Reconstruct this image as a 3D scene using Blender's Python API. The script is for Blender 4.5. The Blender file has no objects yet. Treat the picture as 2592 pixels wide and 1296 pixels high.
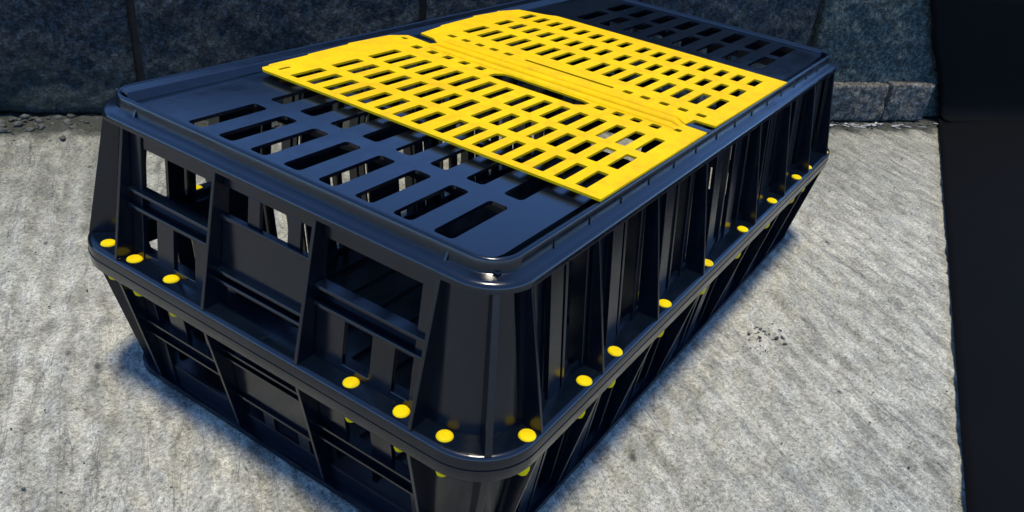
import bpy, bmesh, math, random
import numpy as np
from mathutils import Vector, Matrix
from mathutils.geometry import delaunay_2d_cdt

random.seed(7)
rng = np.random.default_rng(11)
scene = bpy.context.scene
C = scene.collection
R = math.radians

# ------------------------------------------------------------------ camera
cam_d = bpy.data.cameras.new('camera')
cam = bpy.data.objects.new('camera', cam_d)
C.objects.link(cam)
cam.location = (-0.91722, -0.52998, 0.65614)
cam.rotation_mode = 'XYZ'
cam.rotation_euler = (1.03802513, -0.13072368, -1.01670293)
cam_d.sensor_fit = 'HORIZONTAL'
cam_d.sensor_width = 36.0
cam_d.lens = 2041.4989 / 2592.0 * 36.0
cam_d.shift_x = -138.5632 / 2592.0
cam_d.shift_y = 20.6531 / 2592.0
cam_d.clip_start = 0.01
cam_d.clip_end = 500.0
scene.camera = cam

# ------------------------------------------------------------------ sky, sun, exposure
SUN_AZ = R(235.0)        # horizontal direction towards the sun, from +x, counter-clockwise
SUN_EL = R(85.0)
world = bpy.data.worlds.new('World')
scene.world = world
world.use_nodes = True
wn = world.node_tree
bg = wn.nodes['Background']
sky = wn.nodes.new('ShaderNodeTexSky')
sky.sky_type = 'NISHITA'
sky.sun_disc = False
sky.sun_elevation = SUN_EL
sky.sun_rotation = R(90.0) - SUN_AZ
sky.air_density = 0.65
sky.dust_density = 0.0
sky.altitude = 2000.0
sky.ozone_density = 10.0
wn.links.new(sky.outputs[0], bg.inputs[0])
bg.inputs[1].default_value = 0.15

sun_d = bpy.data.lights.new('sun', 'SUN')
sun_d.energy = 1.4
sun_d.angle = R(10.0)
sun_d.color = (1.0, 0.90, 0.74)
sun = bpy.data.objects.new('sun', sun_d)
C.objects.link(sun)
sd = Vector((math.cos(SUN_AZ) * math.cos(SUN_EL), math.sin(SUN_AZ) * math.cos(SUN_EL), math.sin(SUN_EL)))
sun.rotation_euler = sd.to_track_quat('Z', 'Y').to_euler()
sun.location = sd * 5

vs = scene.view_settings
vs.view_transform = 'Standard'
vs.look = 'None'
vs.gamma = 1.0
vs.use_curve_mapping = False
vs.exposure = 1.95

# ------------------------------------------------------------------ materials
def new_mat(name):
    m = bpy.data.materials.new(name)
    m.use_nodes = True
    nt = m.node_tree
    return m, nt, nt.nodes['Principled BSDF'], nt.nodes.new('ShaderNodeTexCoord')

def N(nt, kind, **kw):
    n = nt.nodes.new(kind)
    for k, v in kw.items():
        setattr(n, k, v)
    return n

def noise(nt, vec, scale, detail=4.0, rough=0.55, dist=0.0):
    n = N(nt, 'ShaderNodeTexNoise')
    n.inputs['Scale'].default_value = scale
    n.inputs['Detail'].default_value = detail
    n.inputs['Roughness'].default_value = rough
    n.inputs['Distortion'].default_value = dist
    nt.links.new(vec, n.inputs['Vector'])
    return n.outputs['Fac']

def ramp(nt, fac, stops):
    r = N(nt, 'ShaderNodeValToRGB')
    el = r.color_ramp.elements
    while len(el) < len(stops):
        el.new(0.5)
    for e, (p, c) in zip(el, stops):
        e.position = p
        e.color = (*c, 1.0) if len(c) == 3 else c
    nt.links.new(fac, r.inputs['Fac'])
    return r.outputs['Color']

def mixc(nt, fac, a, b, mode='MIX'):
    m = N(nt, 'ShaderNodeMix', data_type='RGBA', blend_type=mode)
    for s, v in ((m.inputs[0], fac), (m.inputs[6], a), (m.inputs[7], b)):
        if hasattr(v, 'is_linked'):
            nt.links.new(v, s)
        elif isinstance(v, (int, float)):
            s.default_value = v
        else:
            s.default_value = (*v, 1.0)
    return m.outputs[2]

def bump(nt, height, strength, dist, prev=None):
    b = N(nt, 'ShaderNodeBump')
    b.inputs['Strength'].default_value = strength
    b.inputs['Distance'].default_value = dist
    nt.links.new(height, b.inputs['Height'])
    if prev is not None:
        nt.links.new(prev, b.inputs['Normal'])
    return b.outputs['Normal']

def mapping(nt, vec, scale=(1, 1, 1), rot=(0, 0, 0)):
    m = N(nt, 'ShaderNodeMapping')
    m.inputs['Scale'].default_value = scale
    m.inputs['Rotation'].default_value = rot
    nt.links.new(vec, m.inputs['Vector'])
    return m.outputs[0]

def plastic_black():
    m, nt, p, tc = new_mat('black_plastic')
    geo = N(nt, 'ShaderNodeNewGeometry')
    v = geo.outputs['Position']
    n1 = noise(nt, v, 14, 4)
    n2 = noise(nt, mapping(nt, v, (160, 160, 18)), 1.0, 3)
    base = ramp(nt, n1, [(0.3, (0.0006, 0.0020, 0.0046)), (0.75, (0.0011, 0.0033, 0.0070))])
    dust = ramp(nt, noise(nt, v, 45, 6, 0.7), [(0.60, (0, 0, 0)), (0.80, (1, 1, 1))])
    base = mixc(nt, N_math(nt, 'MULTIPLY', dust, 0.06), base, (0.030, 0.028, 0.022))
    scuff = ramp(nt, noise(nt, mapping(nt, v, (30, 90, 60), (0.3, 0.2, 0.5)), 1.0, 6, 0.75), [(0.63, (0, 0, 0)), (0.70, (1, 1, 1))])
    base = mixc(nt, N_math(nt, 'MULTIPLY', scuff, 0.10), base, (0.050, 0.046, 0.036))
    nt.links.new(base, p.inputs['Base Color'])
    rr = ramp(nt, noise(nt, v, 30, 5, 0.65), [(0.25, (0.13,) * 3), (0.8, (0.30,) * 3)])
    nt.links.new(rr, p.inputs['Roughness'])
    p.inputs['IOR'].default_value = 1.48
    nb = bump(nt, n2, 0.06, 0.001)
    nb = bump(nt, noise(nt, v, 420, 2), 0.05, 0.0006, nb)
    nt.links.new(nb, p.inputs['Normal'])
    return m

def N_math(nt, op, a, b):
    m = N(nt, 'ShaderNodeMath', operation=op)
    if op == 'MULTIPLY_ADD':
        m.inputs[2].default_value = 0.5
    for s, v in ((m.inputs[0], a), (m.inputs[1], b)):
        if hasattr(v, 'is_linked'):
            nt.links.new(v, s)
        else:
            s.default_value = v
    return m.outputs[0]

def plastic_yellow(name, col, col2):
    m, nt, p, tc = new_mat(name)
    geo = N(nt, 'ShaderNodeNewGeometry')
    v = geo.outputs['Position']
    base = ramp(nt, noise(nt, v, 9, 4), [(0.3, col), (0.75, col2)])
    grime = ramp(nt, noise(nt, v, 38, 7, 0.75), [(0.47, (0, 0, 0)), (0.70, (1, 1, 1))])
    base = mixc(nt, N_math(nt, 'MULTIPLY', grime, 0.55), base, (col[0] * 0.62, col[1] * 0.55, 0.01))
    nt.links.new(base, p.inputs['Base Color'])
    p.inputs['Roughness'].default_value = 0.6
    p.inputs['IOR'].default_value = 1.33
    p.inputs['Specular IOR Level'].default_value = 0.12
    nt.links.new(bump(nt, noise(nt, v, 260, 3), 0.08, 0.0006), p.inputs['Normal'])
    return m

WALL_ANG = math.atan2(-0.630, 0.777)
STREAK = R(55.3)

def concrete_ground():
    m, nt, p, tc = new_mat('tamped_concrete')
    v = tc.outputs['Object']
    vr = mapping(nt, v, (1, 1, 1), (0, 0, -STREAK))      # x along the brushed streaks
    vst = mapping(nt, vr, (15, 50, 40))
    big = noise(nt, v, 2.2, 5, 0.6)
    mid = noise(nt, v, 24, 6, 0.65)
    st = noise(nt, vst, 1.0, 5, 0.6, 0.4)
    fine = noise(nt, v, 210, 5, 0.7)
    base = ramp(nt, big, [(0.3, (0.36, 0.375, 0.36)), (0.7, (0.47, 0.475, 0.455))])
    base = mixc(nt, 0.5, base, ramp(nt, mid, [(0.36, (0.20, 0.21, 0.205)), (0.5, (0.5, 0.5, 0.485)), (0.66, (0.76, 0.76, 0.74))]), 'MULTIPLY')
    base = mixc(nt, 0.5, base, ramp(nt, st, [(0.36, (0.38, 0.38, 0.37)), (0.55, (1, 1, 1))]), 'MULTIPLY')  # hollows painted darker between streaks, for groove dirt and relief shading
    sx = N(nt, 'ShaderNodeSeparateXYZ')
    nt.links.new(vr, sx.inputs[0])
    wv = N_math(nt, 'ADD', N_math(nt, 'MULTIPLY', sx.outputs[1], 190.0), N_math(nt, 'MULTIPLY', noise(nt, mapping(nt, vr, (7, 14, 10)), 1.0, 5, 0.7), 15.0))
    rid = N_math(nt, 'SINE', wv, 0.0)
    rid = N_math(nt, 'MULTIPLY_ADD', rid, 0.5)
    base = mixc(nt, ramp(nt, noise(nt, v, 5.5, 4, 0.6), [(0.40, (0.10,) * 3), (0.60, (0.48,) * 3)]), base, ramp(nt, rid, [(0.12, (0.58, 0.58, 0.57)), (0.75, (1.12, 1.12, 1.12))]), 'MULTIPLY')  # worn crests lighter, hollows darker, with ridge shading painted in
    base = mixc(nt, 0.62, base, ramp(nt, fine, [(0.38, (0.30, 0.30, 0.30)), (0.5, (0.85, 0.85, 0.85)), (0.62, (1.25, 1.25, 1.24))]), 'MULTIPLY')
    base = mixc(nt, 1.0, base, (1.17, 1.12, 0.94), 'MULTIPLY')
    vo = N(nt, 'ShaderNodeTexVoronoi')
    vo.inputs['Scale'].default_value = 17.0
    vo.inputs['Randomness'].default_value = 1.0
    nt.links.new(mapping(nt, vr, (0.6, 1.25, 1.0)), vo.inputs['Vector'])
    vd = N_math(nt, 'ADD', vo.outputs['Distance'], N_math(nt, 'MULTIPLY', mid, 0.16))
    pits = ramp(nt, vd, [(0.10, (1, 1, 1)), (0.165, (0, 0, 0))])
    base = mixc(nt, N_math(nt, 'MULTIPLY', pits, 0.8), base, (0.030, 0.033, 0.030))
    vo2 = N(nt, 'ShaderNodeTexVoronoi')
    vo2.inputs['Scale'].default_value = 95.0
    nt.links.new(v, vo2.inputs['Vector'])
    pores = ramp(nt, N_math(nt, 'ADD', vo2.outputs['Distance'], N_math(nt, 'MULTIPLY', mid, 0.5)), [(0.34, (1, 1, 1)), (0.44, (0, 0, 0))])
    base = mixc(nt, N_math(nt, 'MULTIPLY', pores, 0.6), base, (0.05, 0.052, 0.048))
    grit = noise(nt, v, 620, 3, 0.7)
    base = mixc(nt, 0.6, base, ramp(nt, grit, [(0.38, (0.42, 0.42, 0.42)), (0.5, (1, 1, 1)), (0.62, (1.4, 1.4, 1.38))]), 'MULTIPLY')
    ln = noise(nt, mapping(nt, vr, (3.2, 38, 20)), 1.0, 3, 0.6, 0.6)
    lines = ramp(nt, ln, [(0.468, (0, 0, 0)), (0.482, (1, 1, 1)), (0.496, (0, 0, 0))])
    lmask = ramp(nt, noise(nt, v, 7.5, 4, 0.6), [(0.38, (0, 0, 0)), (0.52, (1, 1, 1))])
    lines = N_math(nt, 'MULTIPLY', lines, lmask)
    base = mixc(nt, N_math(nt, 'MULTIPLY', lines, 0.62), base, (0.055, 0.058, 0.052))
    # damp dirt gathered along the foot of the wall
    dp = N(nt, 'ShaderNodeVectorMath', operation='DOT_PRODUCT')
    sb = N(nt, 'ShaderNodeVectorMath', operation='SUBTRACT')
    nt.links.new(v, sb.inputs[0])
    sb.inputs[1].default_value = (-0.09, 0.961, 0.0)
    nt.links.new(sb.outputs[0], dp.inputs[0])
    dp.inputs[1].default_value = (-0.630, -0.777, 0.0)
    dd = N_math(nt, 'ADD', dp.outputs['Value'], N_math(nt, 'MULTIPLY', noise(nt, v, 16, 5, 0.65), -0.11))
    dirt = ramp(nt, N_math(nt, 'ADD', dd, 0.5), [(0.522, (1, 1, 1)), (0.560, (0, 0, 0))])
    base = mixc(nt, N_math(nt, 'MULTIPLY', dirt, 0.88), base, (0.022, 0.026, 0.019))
    # light falloff towards the wall painted into the slab, with a ragged margin
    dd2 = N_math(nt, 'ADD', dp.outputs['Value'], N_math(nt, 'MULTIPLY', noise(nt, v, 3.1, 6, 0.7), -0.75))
    wall_falloff = ramp(nt, N_math(nt, 'ADD', dd2, 0.5), [(0.30, (1, 1, 1)), (0.72, (0, 0, 0))])
    base = mixc(nt, N_math(nt, 'MULTIPLY', wall_falloff, 0.6), base, (0.5, 0.51, 0.48), 'MULTIPLY')
    nt.links.new(base, p.inputs['Base Color'])
    p.inputs['Roughness'].default_value = 0.9
    p.inputs['Specular IOR Level'].default_value = 0.25
    nb = bump(nt, st, 0.5, 0.006)
    nb = bump(nt, rid, 0.35, 0.004, nb)
    nb = bump(nt, mid, 0.45, 0.005, nb)
    nb = bump(nt, fine, 0.8, 0.003, nb)
    nb = bump(nt, grit, 0.7, 0.0014, nb)
    nt.links.new(nb, p.inputs['Normal'])
    return m

def block_mat(name, c1, c2, moss):
    m, nt, p, tc = new_mat(name)
    geo = N(nt, 'ShaderNodeNewGeometry')
    v = geo.outputs['Position']
    big = noise(nt, v, 5, 5, 0.6)
    mid = noise(nt, v, 85, 6, 0.75)
    fine = noise(nt, v, 260, 4, 0.7)
    base = ramp(nt, big, [(0.3, c1), (0.72, c2)])
    base = mixc(nt, 0.8, base, ramp(nt, mid, [(0.40, (0.22, 0.22, 0.24)), (0.52, (1, 1, 1)), (0.63, (2.7, 2.7, 2.75))]), 'MULTIPLY')
    base = mixc(nt, 0.6, base, ramp(nt, fine, [(0.40, (0.3, 0.3, 0.3)), (0.60, (1.7, 1.7, 1.7))]), 'MULTIPLY')
    fleck = ramp(nt, noise(nt, mapping(nt, v, (1, 1, 1.5)), 150, 4, 0.65), [(0.55, (0, 0, 0)), (0.63, (1, 1, 1))])
    base = mixc(nt, N_math(nt, 'MULTIPLY', fleck, 0.45), base, (c2[0] * 2.6, c2[1] * 2.6, c2[2] * 2.5))
    sep = N(nt, 'ShaderNodeSeparateXYZ')
    nt.links.new(v, sep.inputs[0])
    hz = N_math(nt, 'ADD', sep.outputs[2], N_math(nt, 'MULTIPLY', big, 0.16))
    damp = ramp(nt, hz, [(0.08, (1, 1, 1)), (0.20, (0, 0, 0))])
    base = mixc(nt, N_math(nt, 'MULTIPLY', damp, moss), base, (0.028, 0.040, 0.026))
    nt.links.new(base, p.inputs['Base Color'])
    p.inputs['Roughness'].default_value = 0.92
    p.inputs['Specular IOR Level'].default_value = 0.2
    nb = bump(nt, mid, 1.0, 0.009)
    nb = bump(nt, fine, 0.7, 0.002, nb)
    nt.links.new(nb, p.inputs['Normal'])
    return m

def simple_mat(name, c1, c2, scale, rough=0.85, bscale=120, bstr=0.4):
    m, nt, p, tc = new_mat(name)
    geo = N(nt, 'ShaderNodeNewGeometry')
    v = geo.outputs['Position']
    nt.links.new(ramp(nt, noise(nt, v, scale, 5), [(0.3, c1), (0.7, c2)]), p.inputs['Base Color'])
    p.inputs['Roughness'].default_value = rough
    p.inputs['Specular IOR Level'].default_value = 0.3
    nt.links.new(bump(nt, noise(nt, v, bscale, 4), bstr, 0.002), p.inputs['Normal'])
    return m

M_BLACK = plastic_black()
M_YEL = plastic_yellow('yellow_plastic', (0.57, 0.335, 0.0001), (0.65, 0.400, 0.0002))
M_RIV = plastic_yellow('rivet_yellow', (0.55, 0.40, 0.001), (0.60, 0.45, 0.002))
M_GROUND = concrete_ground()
M_BLOCK = block_mat('dark_block', (0.012, 0.017, 0.0185), (0.026, 0.034, 0.036), 0.45)
M_BLOCK2 = block_mat('pale_block', (0.026, 0.036, 0.032), (0.044, 0.058, 0.051), 0.15)
M_KERB = block_mat('kerb_concrete', (0.065, 0.060, 0.046), (0.105, 0.098, 0.078), 0.15)
M_MORTAR = simple_mat('mortar', (0.012, 0.011, 0.009), (0.022, 0.020, 0.016), 40)
M_STONE = simple_mat('pebble_stone', (0.022, 0.025, 0.020), (0.085, 0.085, 0.068), 60, 0.85)
M_LITTER = simple_mat('dry_litter', (0.18, 0.175, 0.155), (0.32, 0.31, 0.28), 50, 0.8)
M_GRIT = simple_mat('dark_grit', (0.02, 0.022, 0.02), (0.06, 0.062, 0.056), 80, 0.85)
M_SCREEN_EDGE = simple_mat('screen_edge_charcoal', (0.0009, 0.0011, 0.0012), (0.0014, 0.0016, 0.0018), 3, 0.85, 300, 0.08)  # for the added sheet that stands in for the dark screen edge
M_SCREEN_EDGE.node_tree.nodes['Principled BSDF'].inputs['Specular IOR Level'].default_value = 0.06

# ------------------------------------------------------------------ helpers
def tag(o, label=None, cat=None, group=None, kind=None):
    if label: o['label'] = label
    if cat: o['category'] = cat
    if group: o['group'] = group
    if kind: o['kind'] = kind
    return o

def empty(name, loc=(0, 0, 0)):
    o = bpy.data.objects.new(name, None)
    o.empty_display_size = 0.05
    o.location = loc
    C.objects.link(o)
    return o

def mesh_obj(name, verts, faces, mat, parent=None, smooth=False, loc=None):
    me = bpy.data.meshes.new(name)
    me.from_pydata([tuple(v) for v in verts], [], [tuple(f) for f in faces])
    me.materials.append(mat)
    if smooth:
        me.polygons.foreach_set('use_smooth', [True] * len(me.polygons))
    me.validate()
    me.update()
    o = bpy.data.objects.new(name, me)
    if loc is not None:
        o.location = loc
    C.objects.link(o)
    if parent is not None:
        o.parent = parent
    return o

def recalc(o):
    bm = bmesh.new()
    bm.from_mesh(o.data)
    bmesh.ops.recalc_face_normals(bm, faces=bm.faces)
    bm.to_mesh(o.data)
    bm.free()
    return o

def bevel_mod(o, w=0.0008, seg=2):
    b = o.modifiers.new('bevel', 'BEVEL')
    b.width = w
    b.segments = seg
    b.limit_method = 'ANGLE'
    b.angle_limit = R(35)
    return o

def merge(lists):
    V, F = [], []
    for v, f in lists:
        n = len(V)
        V += list(v)
        F += [tuple(i + n for i in q) for q in f]
    return V, F

def boxvf(x0, x1, y0, y1, z0, z1):
    v = [(x0, y0, z0), (x1, y0, z0), (x1, y1, z0), (x0, y1, z0), (x0, y0, z1), (x1, y0, z1), (x1, y1, z1), (x0, y1, z1)]
    f = [(0, 3, 2, 1), (4, 5, 6, 7), (0, 1, 5, 4), (1, 2, 6, 5), (2, 3, 7, 6), (3, 0, 4, 7)]
    return v, f

def prism(poly, z0, z1):
    """poly: list of 3-vectors in a plane, extruded by vector difference (z0,z1 are offset vectors)"""
    a = [Vector(p) + Vector(z0) for p in poly]
    b = [Vector(p) + Vector(z1) for p in poly]
    n = len(poly)
    f = [tuple(range(n))[::-1], tuple(range(n, 2 * n))]
    for i in range(n):
        j = (i + 1) % n
        f.append((i, j, n + j, n + i))
    return a + b, f

def rrect(a, b, r, seg=10):
    """rounded rectangle loop, counter-clockwise from the -x,-y corner"""
    pts = []
    for cx, cy, t0 in ((-(a - r), -(b - r), 180), (a - r, -(b - r), 270), (a - r, b - r, 0), (-(a - r), b - r, 90)):
        for k in range(seg + 1):
            t = R(t0 + 90.0 * k / seg)
            pts.append((cx + r * math.cos(t), cy + r * math.sin(t)))
    return pts

def sweep_ring(profile, seg=12):
    """profile: closed list of (inset, z, radius)"""
    V, F = [], []
    n = 4 * (seg + 1)
    for ins, z, r in profile:
        for x, y in rrect(A - ins, B - ins, r, seg):
            V.append((x, y, z))
    m = len(profile)
    for i in range(m):
        k = (i + 1) % m
        for j in range(n):
            l = (j + 1) % n
            F.append((i * n + j, i * n + l, k * n + l, k * n + j))
    return V, F

def in_poly(x, y, poly):
    c = False
    n = len(poly)
    j = n - 1
    for i in range(n):
        xi, yi = poly[i]
        xj, yj = poly[j]
        if (yi > y) != (yj > y) and x < (xj - xi) * (y - yi) / (yj - yi) + xi:
            c = not c
        j = i
    return c

def plate(outer, holes, z0, z1):
    """flat plate with real holes; outer and holes are 2-D loops"""
    pts, edges = [], []
    loops = [outer] + holes
    starts = []
    for lp in loops:
        s = len(pts)
        starts.append(s)
        pts += [Vector((p[0], p[1])) for p in lp]
        edges += [(s + i, s + (i + 1) % len(lp)) for i in range(len(lp))]
    ov, oe, of, _, _, _ = delaunay_2d_cdt(pts, edges, [], 0, 1e-7)
    boxes = [(min(p[0] for p in h), max(p[0] for p in h), min(p[1] for p in h), max(p[1] for p in h)) for h in holes]
    tris = []
    for f in of:
        cx = sum(ov[i].x for i in f) / len(f)
        cy = sum(ov[i].y for i in f) / len(f)
        if not in_poly(cx, cy, outer):
            continue
        bad = False
        for h, bb in zip(holes, boxes):
            if bb[0] < cx < bb[1] and bb[2] < cy < bb[3] and in_poly(cx, cy, h):
                bad = True
                break
        if not bad:
            tris.append(tuple(f))
    n = len(ov)
    V = [(v.x, v.y, z1) for v in ov] + [(v.x, v.y, z0) for v in ov]
    F = []
    for f in tris:
        a, b, c = (ov[i] for i in f[:3])
        up = (b - a).cross(c - a) > 0
        g = f if up else f[::-1]
        F.append(g)
        F.append(tuple(i + n for i in g[::-1]))
    m = len(V)
    W = []
    for li, lp in enumerate(loops):
        area = sum(lp[i][0] * lp[(i + 1) % len(lp)][1] - lp[(i + 1) % len(lp)][0] * lp[i][1] for i in range(len(lp)))
        ccw = area > 0
        s = len(V)
        k = len(lp)
        V += [(p[0], p[1], z1) for p in lp] + [(p[0], p[1], z0) for p in lp]
        for i in range(k):
            j = (i + 1) % k
            q = (s + i, s + k + i, s + k + j, s + j)
            if ccw != (li == 0):
                q = q[::-1]
            F.append(q)
    return V, F

def slot(x0, x1, y0, y1, r, seg=3):
    cx, cy = (x0 + x1) / 2, (y0 + y1) / 2
    return [(cx + x, cy + y) for x, y in rrect((x1 - x0) / 2, (y1 - y0) / 2, r, seg)]

# value noise for real relief
def vnoise(x, y, seed):
    g = np.random.default_rng(seed).random((257, 257))
    xi = np.floor(x).astype(int); yi = np.floor(y).astype(int)
    fx = x - xi; fy = y - yi
    fx = fx * fx * (3 - 2 * fx); fy = fy * fy * (3 - 2 * fy)
    a = g[xi % 257, yi % 257]; b = g[(xi + 1) % 257, yi % 257]
    c = g[xi % 257, (yi + 1) % 257]; d = g[(xi + 1) % 257, (yi + 1) % 257]
    return (a * (1 - fx) + b * fx) * (1 - fy) + (c * (1 - fx) + d * fx) * fy - 0.5

def fbm(x, y, seed, oct=4, gain=0.5):
    s = 0; a = 1.0; f = 1.0
    for k in range(oct):
        s = s + a * vnoise(x * f + 13.7 * k, y * f - 7.1 * k, seed + k)
        a *= gain; f *= 2.03
    return s

# ------------------------------------------------------------------ ground
def ground_axis(lo, hi, step, far):
    mid = list(np.arange(lo, hi + 1e-6, step))
    out_lo = [lo - d for d in (0.05, 0.15, 0.4, 1.0, 3.0, far)][::-1]
    out_hi = [mid[-1] + d for d in (0.05, 0.15, 0.4, 1.0, 3.0, far)]
    return np.array(out_lo + mid + out_hi)

gx = ground_axis(-1.0, 1.95, 0.005, 30.0)
gy = ground_axis(-0.95, 1.25, 0.005, 30.0)
GX, GY = np.meshgrid(gx, gy, indexing='ij')
cs, sn = math.cos(STREAK), math.sin(STREAK)
u = GX * cs + GY * sn + 40.0
w = -GX * sn + GY * cs + 40.0
wob = 0.012 * fbm(u * 6, w * 6, 3, 3)
ridges = np.sin((w + wob) * 2 * math.pi / 0.036) * 0.5 + np.sin((w + wob * 1.4) * 2 * math.pi / 0.083) * 0.5
amp = 0.0014 + 0.0016 * np.clip(fbm(u * 3, w * 4, 21, 3) + 0.4, 0, 1)
GZ = amp * ridges + 0.0050 * fbm(u * 9, w * 22, 31, 3) + 0.0045 * fbm(u * 40, w * 62, 41, 3, 0.6)
GZ = GZ - 0.0042
under = np.clip(np.maximum(np.abs(GX) / 0.53, np.abs(GY) / 0.31), 0, 2)
GZ = np.where(under < 1.0, np.minimum(GZ, -0.0012), GZ)
GZ = np.minimum(GZ, 0.0015)
nx_, ny_ = GX.shape
gv = np.stack([GX.ravel(), GY.ravel(), GZ.ravel()], 1)
idx = np.arange(nx_ * ny_).reshape(nx_, ny_)
gf = np.stack([idx[:-1, :-1].ravel(), idx[1:, :-1].ravel(), idx[1:, 1:].ravel(), idx[:-1, 1:].ravel()], 1)

def np_mesh(name, v, f, mat, smooth=True):
    me = bpy.data.meshes.new(name)
    me.vertices.add(len(v))
    me.vertices.foreach_set('co', v.astype(np.float32).ravel())
    me.loops.add(f.size)
    me.loops.foreach_set('vertex_index', f.astype(np.int32).ravel())
    me.polygons.add(len(f))
    me.polygons.foreach_set('loop_start', np.arange(0, f.size, f.shape[1], dtype=np.int32))
    me.polygons.foreach_set('use_smooth', np.full(len(f), smooth))
    me.materials.append(mat)
    me.update(calc_edges=True)
    o = bpy.data.objects.new(name, me)
    C.objects.link(o)
    return o

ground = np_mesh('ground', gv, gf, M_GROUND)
tag(ground, 'grey tamped concrete yard with brushed streaks', kind='structure')

# ------------------------------------------------------------------ block wall behind the crate
WP = Vector((-0.09, 0.961, 0.0))
WT = Vector((0.777, -0.630, 0.0)).normalized()
WN = Vector((-WT.y, WT.x, 0.0))
if WN.dot(Vector(cam.location) - WP) < 0:
    WN = -WN
WALL_H = 0.66

def wp(t, out, z):
    return WP + WT * t + WN * out + Vector((0, 0, z))

wall = empty('block_wall', wp(0.8, -0.08, 0))
tag(wall, 'dark blue-grey rough concrete block wall behind the crate', 'wall')
wall_loc = Vector(wall.location)

def rough_block(name, t0, t1, z0, z1, out, depth, mat, parent, ploc, seed, step=0.007, rough=0.006, edge=0.006):
    nt_ = max(4, int((t1 - t0) / step)); nz_ = max(4, int((z1 - z0) / step))
    tt = np.linspace(t0, t1, nt_ + 1); zz = np.linspace(z0, z1, nz_ + 1)
    T, Z = np.meshgrid(tt, zz, indexing='ij')
    d = rough * (fbm(T * 14 + 50, Z * 14 + 50, seed, 5, 0.62))
    e = np.minimum(np.minimum(T - t0, t1 - T), np.minimum(Z - z0, z1 - Z))
    e = e + 0.006 * fbm(T * 40 + 9, Z * 40 + 9, seed + 9, 2)
    d = d - edge * np.clip(1 - e / 0.012, 0, 1) ** 2
    O = out + d
    V = []
    for i in range(nt_ + 1):
        for j in range(nz_ + 1):
            p = wp(T[i, j], O[i, j], Z[i, j]) - ploc
            V.append(p)
    F = []
    k = nz_ + 1
    for i in range(nt_):
        for j in range(nz_):
            F.append((i * k + j, (i + 1) * k + j, (i + 1) * k + j + 1, i * k + j + 1))
    # border loop and back
    loop = [i * k for i in range(nt_ + 1)] + [nt_ * k + j for j in range(1, nz_ + 1)] + \
           [i * k + nz_ for i in range(nt_ - 1, -1, -1)] + [j for j in range(nz_ - 1, 0, -1)]
    s = len(V)
    bt = [(T.flat[q], Z.flat[q]) for q in loop]
    for t, z in bt:
        V.append(wp(t, out - depth, z) - ploc)
    m = len(loop)
    for i in range(m):
        j = (i + 1) % m
        F.append((loop[i], s + i, s + j, loop[j]))
    F.append(tuple(s + i for i in range(m)))
    o = mesh_obj(name, V, F, mat, parent)
    recalc(o)
    me = o.data
    me.polygons.foreach_set('use_smooth', [i < nt_ * nz_ for i in range(len(me.polygons))])
    return o

course1 = [-1.52, -0.98, -0.46, 0.087, 0.626, 1.115, 1.600, 2.14, 2.68, 3.22]
g = 0.0075
for i in range(len(course1) - 1):
    t0, t1 = course1[i] + g, course1[i + 1] - g
    pale = course1[i] >= 1.59
    rough_block('block', t0, t1, 0.002, 0.495, 0.008 if pale else 0.0, 0.13, M_BLOCK2 if pale else M_BLOCK, wall, wall_loc, 100 + i * 7,
                rough=0.0100, step=0.006 if -1 < course1[i] < 2.2 else 0.03)
course2 = [-1.52, -1.2, -0.72, -0.19, 0.35, 0.87, 1.36, 1.87, 2.41, 2.95, 3.22]
for i in range(len(course2) - 1):
    rough_block('block', course2[i] + g, course2[i + 1] - g, 0.509, WALL_H, -0.002, 0.13, M_BLOCK, wall, wall_loc, 300 + i * 7, step=0.03)
mv = []
v, f = prism([wp(-1.50, -0.02, 0.0) - wall_loc, wp(3.20, -0.02, 0.0) - wall_loc, wp(3.20, -0.02, WALL_H - 0.01) - wall_loc, wp(-1.50, -0.02, WALL_H - 0.01) - wall_loc], (0, 0, 0), WN * -0.09)
recalc(mesh_obj('mortar', v, f, M_MORTAR, wall))

# kerb stones at the foot of the wall, right of the crate
for (t0, t1, lab, sd_, h) in ((1.30, 1.862, 'chipped grey kerb stone at the wall foot beside the crate', 501, 0.098),
                              (1.868, 2.010, 'dark grey kerb stone at the wall foot beside the added charcoal sheet', 520, 0.102)):
    kl = wp((t0 + t1) / 2, 0.02, 0)
    o = rough_block('kerb_stone', t0, t1, 0.001, h, 0.034, 0.030, M_KERB, None, kl, sd_, step=0.005, rough=0.010, edge=0.003)
    o.location = kl
    tag(o, lab, 'kerb stone', 'kerb stones along the wall foot')

# ------------------------------------------------------------------ made-up charcoal sheet for the dark screen edge, down wall and over ground
rows = []
for t, out, z in ((1.862, 0.020, 0.400), (1.905, 0.020, 0.320), (1.960, 0.020, 0.215), (2.010, 0.020, 0.140), (2.038, 0.021, 0.092),
                  (2.058, 0.023, 0.045), (2.068, 0.028, 0.020), (2.074, 0.040, 0.0085), (2.080, 0.060, 0.0055)):
    rows.append(wp(t, out, z))
g_far, g_near = Vector((1.500, -0.364, 0.0048)), Vector((-0.150, -0.668, 0.0048))
for k in range(25):
    rows.append(g_far.lerp(g_near, k / 24))
V, F = [], []
nc = 24
for i, p in enumerate(rows):
    for k in range(nc + 1):
        q = p + WT * (1.5 * (k / nc) ** 1.4)
        wv = 0.0022 * float(fbm(np.array(q.x * 3 + 40), np.array(q.y * 3 + 40), 77, 3)) + 0.0011
        wv *= min(1.0, k / 4.0)
        if i > 8:
            q.z += max(0.0, wv)
        else:
            q += WN * max(0.0, wv)
        V.append(q)
for i in range(len(rows) - 1):
    for k in range(nc):
        a = i * (nc + 1) + k
        F.append((a, a + 1, a + nc + 2, a + nc + 1))
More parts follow.
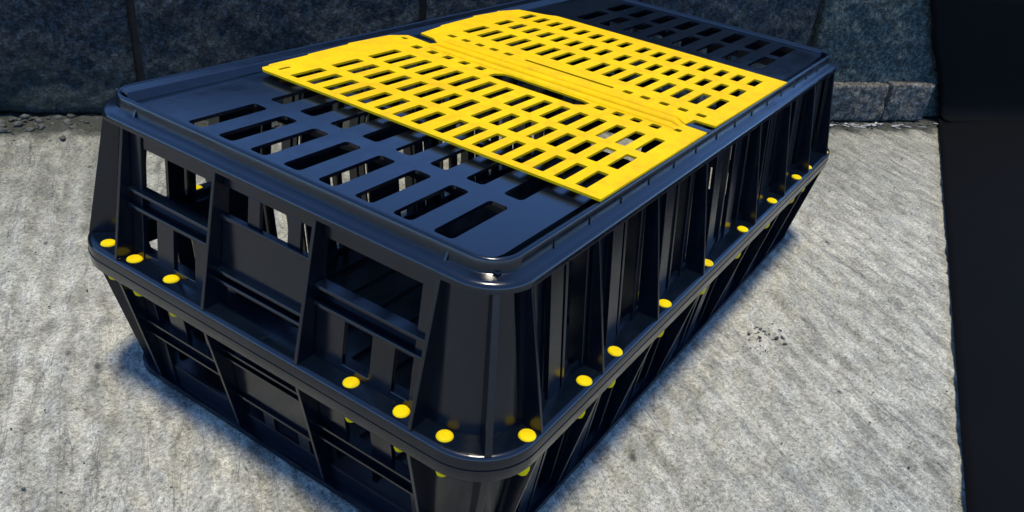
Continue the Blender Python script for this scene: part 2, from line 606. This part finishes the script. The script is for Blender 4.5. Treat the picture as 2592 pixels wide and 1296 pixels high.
sheet = mesh_obj('screen_edge_sheet', V, F, M_SCREEN_EDGE, None, True)
recalc(sheet)
so = sheet.modifiers.new('thick', 'SOLIDIFY')
so.thickness = 0.0025
so.offset = 0.0
tag(sheet, 'added smooth charcoal sheet standing in for the dark screen edge at the right, laid over the ground and up the wall', 'sheet')

# ------------------------------------------------------------------ the crate
A, B = 0.51884, 0.29
Z_FT, Z_FB = 0.1777, 0.1498
Z_LIP, Z_TOP = 0.3250, 0.3391
HH = Z_LIP - Z_FT            # wall height from flange to lip

crate = empty('poultry_crate', (0, 0, 0))
tag(crate, 'large black plastic poultry crate with yellow slotted lid doors, standing on the concrete', 'crate')

def part(name, vf, mat=M_BLACK, parent=crate, bev=0.0007, smooth=False, fix=True):
    o = mesh_obj(name, vf[0], vf[1], mat, parent, smooth)
    if fix:
        recalc(o)
    if bev:
        bevel_mod(o, bev, 2)
    return o

def share(name, src, parent, mat4):
    o = bpy.data.objects.new(name, src.data)
    o.matrix_local = mat4
    C.objects.link(o)
    o.parent = parent
    for md in src.modifiers:
        if md.type == 'BEVEL':
            bevel_mod(o, md.width, md.segments)
    return o

def wall_in(h):              # inset of the wall's outer surface
    return 0.0225 + 0.0165 * h / HH
def gus_in(h):               # inset of a gusset's outer edge
    return 0.0012 + 0.0285 * h / HH

def half(shell, up):
    """walls, gussets and bars of one half; up=+1 above the flange, -1 mirrored below"""
    zf = (lambda h: Z_FT + h) if up > 0 else (lambda h: Z_FB - h)
    Htop = HH - 0.0032          # wall tops end inside the lip
    Hg = HH - 0.0056            # gusset tops end under the lip's rolled edge
    # ---- corner panels
    def loop_at(ins, r=0.052):
        return rrect(A - ins, B - ins, r, 12)
    for q in range(4):
        V, F = [], []
        nh = 6
        rows = []
        for ih in range(nh + 1):
            h = Htop * ih / nh
            for off in (0.0, 0.0035):
                ins = wall_in(h) + off
                lp = loop_at(ins)
                arc = lp[q * 13:(q + 1) * 13]
                sx = -1 if q in (0, 3) else 1
                sy = -1 if q in (0, 1) else 1
                yend = (sx * (A - ins), sy * 0.1985)
                xend = (sx * 0.4535, sy * (B - ins))
                pts = [yend] + arc + [xend] if q in (0, 2) else [xend] + arc + [yend]
                rows.append([(x, y, zf(h)) for x, y in pts])
        k = len(rows[0])
        for r_ in rows:
            V += r_
        for ih in range(nh):
            o0, i0, o1, i1 = (2 * ih) * k, (2 * ih + 1) * k, (2 * ih + 2) * k, (2 * ih + 3) * k
            for j in range(k - 1):
                F.append((o0 + j, o0 + j + 1, o1 + j + 1, o1 + j))
                F.append((i0 + j, i1 + j, i1 + j + 1, i0 + j + 1))
            for j in (0, k - 1):
                F.append((o0 + j, o1 + j, i1 + j, i0 + j))
        for base in (0, 2 * nh * k):
            for j in range(k - 1):
                F.append((base + j, base + k + j, base + k + j + 1, base + j + 1))
        o = part('corner_panel', (V, F), parent=shell, bev=0)
        me = o.data
        me.polygons.foreach_set('use_smooth', [True] * len(me.polygons))
        es = o.modifiers.new('split', 'EDGE_SPLIT')
        es.split_angle = R(40)
        # corner rib at 45 degrees
        sx = -1 if q in (0, 3) else 1
        sy = -1 if q in (0, 1) else 1
        dg = Vector((sx, sy * 0.95, 0)).normalized()
        tn = Vector((-dg.y, dg.x, 0))
        def cpt(ins, r, h):
            c = Vector((sx * (A - ins - r), sy * (B - ins - r), 0))
            return c + dg * r + Vector((0, 0, zf(h)))
        poly = [cpt(0.0015, 0.060, 0.0), cpt(0.0300, 0.046, Hg), cpt(0.041, 0.050, Hg), cpt(0.0245, 0.052, 0.0)]
        part('corner_rib', prism(poly, tn * -0.0032, tn * 0.0032), parent=shell)
    # ---- long sides
    gx_ = [-0.448, -0.339, -0.217, -0.0907, 0.0907, 0.217, 0.339, 0.448]
    flats = [-0.398, -0.2885, -0.1695, -0.0285, 0.0325, 0.1695, 0.2885, 0.398]
    thins = [-0.3825, -0.3455, -0.2730, -0.2375, -0.1490, -0.1150, 0.0030, 0.0680, 0.1150, 0.1490, 0.2375, 0.2730, 0.3455, 0.3825]
    def long_prof(in0, in1, h0, h1, i0, i1):
        return [(in0, h0), (in1, h1), (i1, h1), (i0, h0)]
    srcs = {}
    for sy in (-1, 1):
        def P(x, ins, h):
            return Vector((x, sy * (B - ins), zf(h)))
        def vbar(name, xc, width, o0, o1, d0, d1, h0=0.0, h1=Htop):
            poly = [P(0, o0, h0), P(0, o1, h1), P(0, d1, h1), P(0, d0, h0)]
            key = (name, sy)
            if key not in srcs:
                srcs[key] = part(name, prism(poly, (-width / 2, 0, 0), (width / 2, 0, 0)), parent=shell, bev=0.0005)
                srcs[key].location.x = xc
            else:
                share(name, srcs[key], shell, Matrix.Translation((xc, 0, 0)))
        for x in gx_:
            vbar('gusset', x, 0.0032, gus_in(0), 0.0300, 0.027, 0.043, 0.0, Hg)
        for x in flats:
            vbar('flat_bar', x, 0.0205, 0.0215, 0.0375, 0.027, 0.043)
        for x in thins:
            vbar('thin_bar', x, 0.0042, 0.0215, 0.0370, 0.038, 0.054)
        for x0, x1 in ((-0.4465, -0.4075), (-0.3375, -0.2980), (-0.2155, -0.1790), (-0.0890, -0.0380), (0.0420, 0.0660), (0.1790, 0.2155), (0.2980, 0.3375), (0.4075, 0.4465)):
            if sy > 0 and x0 < -0.44:
                continue
            poly = [P(0, 0.0290, 0.0), P(0, 0.0445, Htop), P(0, 0.0475, Htop), P(0, 0.0320, 0.0)]
            part('recessed_panel', prism(poly, (x0, 0, 0), (x1, 0, 0)), parent=shell, bev=0)
        # sill and head rails
        for (h0, h1, o0, o1) in ((0.0, 0.007, 0.024, 0.0247), (HH - 0.016, Htop, 0.0372, 0.0390)):
            poly = [P(0, o0, h0), P(0, o1, h1), P(0, o1 + 0.004, h1), P(0, o0 + 0.004, h0)]
            part('side_rail', prism(poly, (-0.4533, 0, 0), (0.4533, 0, 0)), parent=shell, bev=0)
    # ---- end faces
    def z2h(z):
        return z - Z_FT
    for sx in (-1, 1):
        def P(ins, y, h):
            return Vector((sx * (A - ins), y, zf(h)))
        def ebar(name, y0, y1, h0, h1, out=0.0, dep=0.004):
            poly = [P(wall_in(h0) - out, 0, h0), P(wall_in(h1) - out, 0, h1), P(wall_in(h1) + dep, 0, h1), P(wall_in(h0) + dep, 0, h0)]
            return part(name, prism(poly, (0, y0, 0), (0, y1, 0)), parent=shell, bev=0.0005)
        for y in (-0.199, -0.064, 0.064, 0.199):
            poly = [P(gus_in(0), 0, 0), P(0.0300, 0, Hg), P(0.046, 0, Hg), P(0.030, 0, 0)]
            part('gusset', prism(poly, (0, y - 0.0019, 0), (0, y + 0.0019, 0)), parent=shell, bev=0.0005)
        for s in (-1, 1):
            lo, hi = (0.0665, 0.1965)
            def yy(a, b):
                return (s * a, s * b) if s > 0 else (s * b, s * a)
            ebar('head_rail', *yy(lo, hi), z2h(0.2985), Htop)
            # channel bar: web and two proud ridges
            ebar('cross_bar', *yy(lo, hi), z2h(0.2375), z2h(0.2515), out=-0.003, dep=0.006)
            ebar('ridge', *yy(lo, hi), z2h(0.2515), z2h(0.2550), out=0.007, dep=0.006)
            ebar('ridge', *yy(lo, hi), z2h(0.2340), z2h(0.2375), out=0.007, dep=0.006)
            ebar('upright', *yy(0.0665, 0.1005), 0.0, z2h(0.2340), out=0.001)
            ebar('upright', *yy(0.1330, 0.1590), 0.0, z2h(0.2340), out=0.001)
            ebar('upright', *yy(0.1800, 0.1965), 0.0, Htop, out=0.002)
            ebar('sill', *yy(0.1005, 0.1330), 0.0, 0.0065, out=0.001)
            ebar('sill', *yy(0.1590, 0.1800), 0.0, 0.0065, out=0.001)
        ebar('head_rail', -0.0615, 0.0615, z2h(0.301), Htop)
        for y in (-0.032, 0.020):
            ebar('upright', y - 0.008, y + 0.008, z2h(0.2725), z2h(0.301))
        ebar('end_panel', -0.0615, 0.0615, z2h(0.2185), z2h(0.2725), out=0.001)
        ebar('ridge', -0.0615, 0.0615, z2h(0.2700), z2h(0.2740), out=0.0045, dep=-0.0012)
        ebar('ridge', -0.0615, 0.0615, z2h(0.2150), z2h(0.2185), out=0.008, dep=0.006)
        ebar('cross_bar', -0.0615, 0.0615, z2h(0.2080), z2h(0.2150), out=-0.003, dep=0.006)
        ebar('ridge', -0.0615, 0.0615, z2h(0.2045), z2h(0.2080), out=0.008, dep=0.006)

# upper shell: raised rim, ledge and rolled lip in one ring
RIM = [(0.0500, 0.3300, 0.024), (0.0492, 0.3372, 0.025), (0.0486, 0.3383, 0.0255), (0.0478, 0.3390, 0.026), (0.0468, Z_TOP, 0.027), (0.0458, 0.3389, 0.028),
       (0.0448, 0.3382, 0.029), (0.0441, 0.3371, 0.030), (0.0434, 0.3285, 0.031), (0.0431, 0.3264, 0.0315), (0.0420, 0.3255, 0.0325),
       (0.0345, 0.3252, 0.040), (0.0325, 0.3247, 0.042), (0.0307, 0.3238, 0.044), (0.0294, 0.3225, 0.0455), (0.0287, 0.3209, 0.046), (0.0285, 0.3165, 0.046),
       (0.0310, 0.3165, 0.044), (0.0314, 0.3205, 0.0435), (0.0400, 0.3212, 0.036), (0.0500, 0.3212, 0.026)]
upper = part('upper_shell', sweep_ring(RIM, 14), bev=0, smooth=False)
def smooth_by_angle(o, deg=38):
    me = o.data
    me.polygons.foreach_set('use_smooth', [True] * len(me.polygons))
    es = o.modifiers.new('split', 'EDGE_SPLIT')
    es.split_angle = R(deg)
smooth_by_angle(upper)
upper['label'] = 'black upper shell with raised rim and rolled ledge'
half(upper, 1)
# small ribs on the rim's step
rib_v = prism([Vector((0, -(B - 0.0445), 0.3262)), Vector((0, -(B - 0.0415), 0.3256)), Vector((0, -(B - 0.0438), 0.3350))], (-0.0008, 0, 0), (0.0008, 0, 0))
src = None
for sy in (1, -1):
    for x in (-0.398, -0.338, -0.278, -0.218, -0.158, -0.099, -0.038, 0.022, 0.082, 0.142, 0.202, 0.262, 0.322, 0.382):
        if src is None:
            src = part('rim_rib', rib_v, parent=upper, bev=0.0003)
            src.location.x = x
        else:
            share('rim_rib', src, upper, Matrix.Translation((x, 0, 0)) @ Matrix.Diagonal((1, sy, 1, 1)))
rl = prism([Vector((-(A - 0.0445), 0, 0.3262)), Vector((-(A - 0.0405), 0, 0.3252)), Vector((-(A - 0.0445), 0, 0.3340))], (0, -0.0012, 0), (0, 0.0012, 0))
for y in (-0.195, 0.195):
    o = part('rim_rib', rl, parent=upper, bev=0.0003)
    o.location.y = y

# lower shell: foot ring standing on the ground
FOOT = [(0.0440, 0.0000, 0.032), (0.0300, 0.0000, 0.045), (0.0286, 0.0012, 0.046), (0.0286, 0.0080, 0.046), (0.0310, 0.0086, 0.044), (0.0460, 0.0086, 0.030)]
lower = part('lower_shell', sweep_ring(FOOT, 14), bev=0)
smooth_by_angle(lower)
lower['label'] = 'black lower shell tapering to the ground'
half(lower, -1)

# flange joining the halves
fr = 0.0615
FL = [(0.0400, Z_FB, fr - 0.036), (0.0022, Z_FB, fr - 0.002), (0.0006, Z_FB + 0.0006, fr - 0.0006), (0.0, Z_FB + 0.002, fr),
      (0.0, Z_FT - 0.0050, fr), (0.0004, Z_FT - 0.0032, fr - 0.0004), (0.0012, Z_FT - 0.0018, fr - 0.0012), (0.0024, Z_FT - 0.0008, fr - 0.0024), (0.0040, Z_FT - 0.0002, fr - 0.004), (0.0056, Z_FT, fr - 0.0056), (0.0400, Z_FT, fr - 0.036)]
flange = part('flange', sweep_ring(FL, 18), bev=0)
smooth_by_angle(flange, 50)
seam = [(-0.0006, 0.1622, fr), (-0.0006, 0.1634, fr), (0.001, 0.1634, fr), (0.001, 0.1622, fr)]
part('seam', sweep_ring(seam, 18), parent=flange, bev=0)

# rivets through the flange
def rivet_mesh():
    V, F = [], []
    seg = 16
    prof = [(0.0, 0.0022), (0.0045, 0.0021), (0.0064, 0.0018), (0.0075, 0.0011), (0.0080, 0.0)]
    rings = [(r, Z_FT + z) for r, z in prof] + [(0.0035, Z_FT - 0.0005), (0.0035, Z_FB + 0.0005)] + \
            [(0.0064, Z_FB), (0.0064, Z_FB - 0.0110), (0.0052, Z_FB - 0.0150), (0.0026, Z_FB - 0.0172), (0.0, Z_FB - 0.0176)]
    for r, z in rings:
        for k in range(seg):
            t = 2 * math.pi * k / seg
            V.append((r * math.cos(t), r * math.sin(t), z))
    for i in range(len(rings) - 1):
        for k in range(seg):
            l = (k + 1) % seg
            F.append((i * seg + k, (i + 1) * seg + k, (i + 1) * seg + l, i * seg + l))
    return V, F
rv = None
spots = []
for x in (-0.4587, -0.3613, -0.3005, -0.1827, -0.0602, 0.0622, 0.1850, 0.3050, 0.3630, 0.4590):
    spots += [(x, -0.2800), (x, 0.2805)]
for y in (0.2330, 0.1865, 0.1285, -0.1193, -0.1788, -0.2264):
    spots += [(-0.5040, y), (0.5040, -y)]
for x, y in spots:
    jx, jy = random.uniform(-.0007, .0007), random.uniform(-.0007, .0007)
    rz = random.uniform(0, 6)
    if rv is None:
        rv = part('rivet', rivet_mesh(), M_RIV, crate, bev=0, smooth=True)
        smooth_by_angle(rv, 45)
        rv['label'] = 'yellow rivet through the flange'
        rv.location = (x, y, 0)
    else:
        o = share('rivet', rv, crate, Matrix.Translation((x + jx, y + jy, 0)) @ Matrix.Rotation(rz, 4, 'Z') @ Matrix.Diagonal((random.uniform(.94, 1.06), random.uniform(.94, 1.06), 1, 1)))
        es = o.modifiers.new('split', 'EDGE_SPLIT'); es.split_angle = R(45)
        o['label'] = 'yellow rivet through the flange'

# deck with slots
def y_centres():
    return [0.1275 - 0.0435 * k for k in range(8)]
holes = []
for yc in y_centres():
    for x0, x1 in ((-0.460, -0.380), (-0.361, -0.2835), (0.272, 0.352), (0.372, 0.450)):
        holes.append(slot(x0, x1, yc - 0.0105, yc + 0.0105, 0.0046, 4))
holes.append(slot(-0.2695, 0.205, -0.215, 0.180, 0.012, 4))
dk_out = []
dx0, dx1, dy0, dy1 = -(A - 0.0495), (A - 0.0495), -0.2310, 0.1965
for cx, cy, r, t0 in ((dx0, dy0, 0.022, 180), (dx1, dy0, 0.022, 270), (dx1, dy1, 0.022, 0), (dx0, dy1, 0.022, 90)):
    ox = cx + (r if cx < 0 else -r); oy = cy + (r if cy < 0 else -r)
    for k in range(9):
        t = R(t0 + 90 * k / 8)
        dk_out.append((ox + r * math.cos(t), oy + r * math.sin(t)))
deck = part('lid_deck', plate(dk_out, holes, 0.3305, 0.3342), bev=0, fix=False)
deck['label'] = 'slotted black lid deck reflecting blue sky'
# channel floors beside the deck and the broad inner bank on the far long side
part('side_channel', boxvf(-0.4690, 0.4690, -0.2405, -0.2290, 0.3262, 0.3290), parent=upper, bev=0.0003)
part('side_channel', boxvf(-0.4690, 0.4690, 0.1940, 0.2230, 0.3272, 0.3300), parent=upper, bev=0.0003)
part('inner_bank', prism([Vector((0, 0.2190, 0.3300)), Vector((0, 0.2415, 0.3300)), Vector((0, 0.2415, 0.3383)), Vector((0, 0.2260, 0.3377))], (-0.4640, 0, 0), (0.4640, 0, 0)), parent=upper, bev=0.001)
# under-deck ribs
for x in (-0.370, 0.362):
    part('deck_rib', boxvf(x - 0.0015, x + 0.0015, -0.226, 0.190, 0.3190, 0.3307), parent=deck, bev=0)

# ribbed floor
floor = part('floor_plate', plate(rrect(A - 0.0425, B - 0.0425, 0.030, 8), [], 0.0092, 0.0122), bev=0, fix=False)
for k in range(9):
    y = -0.208 + k * 0.052
    part('floor_rib', boxvf(-0.455, 0.455, y - 0.003, y + 0.003, 0.0120, 0.0200), parent=floor, bev=0)

# ---- yellow doors
YA_L = [0.1582 - 0.0250 * k for k in range(8)]
YA_R = [-0.0473 - 0.0243 * k for k in range(8)]
HA = []
for yc in YA_L + YA_R:
    for x0, x1 in ((-0.3090, -0.2645), (-0.2480, -0.2045), (-0.1875, -0.1375)):
        HA.append(slot(x0, x1, yc - 0.0063, yc + 0.0063, 0.0012, 2))
for yc in (0.1552, 0.1288, 0.1030, 0.0770, 0.0515, -0.1229, -0.1472, -0.1710, -0.1952):
    HA.append(slot(-0.1130, -0.0995, yc - 0.0062, yc + 0.0062, 0.0018, 2))
HA.append(slot(-0.0930, -0.0860, 0.1865, 0.1955, 0.0015, 2))
HA.append(slot(-0.1000, -0.0915, -0.2235, -0.2150, 0.0015, 2))
HA.append(slot(-0.3060, -0.2895, 0.1835, 0.1875, 0.0012, 2))
HA.append([(-0.1205, 0.0290), (-0.1230, 0.0180), (-0.1222, -0.0960), (-0.1130, -0.1050), (-0.1030, -0.1070), (-0.0990, -0.0920), (-0.0968, 0.0080), (-0.0985, 0.0200), (-0.1090, 0.0290)])
OA = [(-0.3195, 0.1960), (-0.3195, -0.2450), (-0.0745, -0.2462), (-0.0735, -0.2180), (-0.0705, -0.2165), (-0.0705, 0.1520), (-0.0790, 0.1555), (-0.0750, 0.1975), (-0.0960, 0.2112), (-0.1000, 0.2118),
      (-0.1690, 0.2150), (-0.1710, 0.2120), (-0.2410, 0.2092), (-0.2430, 0.2068), (-0.3028, 0.2052), (-0.3060, 0.2020), (-0.3150, 0.2020)]
ZD0, ZD1 = 0.3402, 0.3428
door_a = part('door', plate(OA, HA, ZD0, ZD1), M_YEL, bev=0, fix=False)
door_a['label'] = 'yellow slotted door with the long grip hole'
HB = []
YB_L = [0.1640 - 0.0248 * k for k in range(8)]
YB_R = [-0.0405 - 0.0250 * k for k in range(8)]
for yc in YB_L + YB_R:
    for x0, x1 in ((0.0075, 0.0585), (0.0835, 0.1210), (0.1490, 0.1845)):
        HB.append(slot(x0, x1, yc - 0.0064, yc + 0.0064, 0.0012, 2))
for yc in (0.1617, 0.1374, 0.1135, 0.0899, 0.0658, -0.1169, -0.1415, -0.1679, -0.1933, -0.2177):
    HB.append(slot(-0.0305, -0.0200, yc - 0.0062, yc + 0.0062, 0.0018, 2))
HB.append(slot(-0.0298, -0.0240, -0.0971, 0.0378, 0.0014, 2))
OB = [(-0.0520, 0.1950), (-0.0560, 0.1690), (-0.0690, 0.1520), (-0.0690, -0.2165), (-0.0470, -0.2180), (-0.0455, -0.2450), (0.2140, -0.2475), (0.2150, 0.1400), (0.2060, 0.1520), (0.1900, 0.1975),
      (0.1480, 0.2105), (0.1450, 0.2080), (0.0890, 0.2125), (0.0860, 0.2090), (0.0030, 0.2050), (0.0000, 0.2020)]
door_b = part('door', plate(OB, HB, ZD0, ZD1), M_YEL, bev=0, fix=False)
door_b['label'] = 'yellow slotted door at the far end of the lid'
# stiffening ridges where the doors meet (rolled bars along the joint)
def ridge_vf(x0, x1, y0, y1, z0, h):
    V, F = [], []
    n = 8
    ys = (y0, y0 + 0.010, y1 - 0.010, y1)
    hs = (0.0003, 1.0, 1.0, 0.0003)
    for y, k in zip(ys, hs):
        for i in range(n + 1):
            t = math.pi * i / n
            V.append(((x0 + x1) / 2 - (x1 - x0) / 2 * math.cos(t), y, z0 + h * k * (math.sin(t) ** 0.7)))
    for j in range(3):
        for i in range(n):
            a = j * (n + 1) + i
            F.append((a, a + 1, a + n + 2, a + n + 1))
    return V, F
for x0, x1, h, par in ((-0.0960, -0.0835, 0.0034, door_a), (-0.0832, -0.0712, 0.0066, door_a), (-0.0688, -0.0545, 0.0072, door_b), (-0.0540, -0.0400, 0.0036, door_b)):
    part('ridge', ridge_vf(x0, x1, -0.2160, 0.1500, ZD1 - 0.0002, h), M_YEL, par, bev=0, smooth=True)
# black latch pins in the two end notches
for y0, y1 in ((-0.2450, -0.2170), (0.1580, 0.1960)):
    part('latch_pin', boxvf(-0.0700, -0.0585, y0, y1, 0.3330, 0.3416), parent=deck, bev=0.001)

# ------------------------------------------------------------------ small loose matter
def lump(r, seed):
    rr = np.random.default_rng(seed)
    t = (1 + 5 ** 0.5) / 2
    v = np.array([(-1, t, 0), (1, t, 0), (-1, -t, 0), (1, -t, 0), (0, -1, t), (0, 1, t), (0, -1, -t), (0, 1, -t), (t, 0, -1), (t, 0, 1), (-t, 0, -1), (-t, 0, 1)]) / 1.9
    v = v * (1 + rr.uniform(-0.22, 0.22, (12, 1))) * r * np.array([rr.uniform(.8, 1.35), rr.uniform(.7, 1.1), rr.uniform(.45, .8)])
    a = rr.uniform(0, 6.28)
    m = np.array([[math.cos(a), -math.sin(a), 0], [math.sin(a), math.cos(a), 0], [0, 0, 1]])
    f = [(0, 11, 5), (0, 5, 1), (0, 1, 7), (0, 7, 10), (0, 10, 11), (1, 5, 9), (5, 11, 4), (11, 10, 2), (10, 7, 6), (7, 1, 8), (3, 9, 4), (3, 4, 2), (3, 2, 6), (3, 6, 8), (3, 8, 9), (4, 9, 5), (2, 4, 11), (6, 2, 10), (8, 6, 7), (9, 8, 1)]
    return v @ m.T, f

def scatter(name, items, mat, label):
    L = []
    for k, (p, r) in enumerate(items):
        v, f = lump(r, 900 + k)
        L.append((([tuple(q + np.array((p[0], p[1], p[2] + r * 0.25))) for q in v]), f))
    V, F = merge(L)
    o = mesh_obj(name, V, F, mat, None, True)
    tag(o, label, kind='stuff')
    return o

items = []
for k in range(420):
    t = random.uniform(-0.55, 0.42)
    d = abs(random.gauss(0.0, 0.055)) + 0.004
    p = wp(t, d, -0.003)
    items.append(((p.x, p.y, p.z), random.choice((0.002, 0.003, 0.003, 0.004, 0.005, 0.0075))))
for k in range(12):
    t = random.uniform(-0.45, 0.15)
    p = wp(t, random.uniform(0.03, 0.085), -0.003)
    items.append(((p.x, p.y, p.z), random.uniform(0.007, 0.012)))
for k in range(160):
    t = random.uniform(1.55, 2.15)
    p = wp(t, 0.036 + abs(random.gauss(0, 0.018)), -0.003)
    items.append(((p.x, p.y, p.z), random.choice((0.0015, 0.002, 0.003, 0.004))))
scatter('gravel', items, M_STONE, 'loose grey pebbles and grit along the foot of the wall')
items = []
for k in range(60):
    p = Vector((0.112, -0.342, -0.0035)) + Vector((random.gauss(0, 0.022), random.gauss(0, 0.012), 0))
    items.append((tuple(p), random.choice((0.001, 0.0015, 0.002, 0.003))))
for k in range(420):
    x = random.uniform(-0.8, 1.2); y = random.uniform(-0.65, 0.6)
    if (abs(x) < 0.56 and abs(y) < 0.33) or (Vector((x, y, 0)) - WP).dot(WN) < 0.03:
        continue
    items.append(((x, y, -0.0035), random.choice((0.0008, 0.001, 0.0015, 0.002))))
scatter('grit', items, M_GRIT, 'dark crumbs of grit scattered on the concrete')
# straw and pale litter by the kerb
L = []
for k in range(38):
    t = random.gauss(1.78, 0.10)
    c = wp(t, 0.052 + abs(random.gauss(0, 0.012)), 0.0)
    ln = random.uniform(0.008, 0.035); a = WALL_ANG + random.gauss(0, 0.5)
    d = Vector((math.cos(a), math.sin(a), random.uniform(-0.05, 0.15))) * ln / 2
    n = Vector((-d.y, d.x, 0)).normalized() * random.uniform(0.0008, 0.003)
    L.append(prism([c - d - n, c + d - n, c + d + n, c - d + n], (0, 0, 0), (0, 0, 0.0012)))
V, F = merge(L)
o = mesh_obj('straw', V, F, M_LITTER)
recalc(o)
tag(o, 'pale straw and litter at the foot of the kerb', kind='stuff')

scene.render.resolution_x = 1024
scene.render.resolution_y = 512
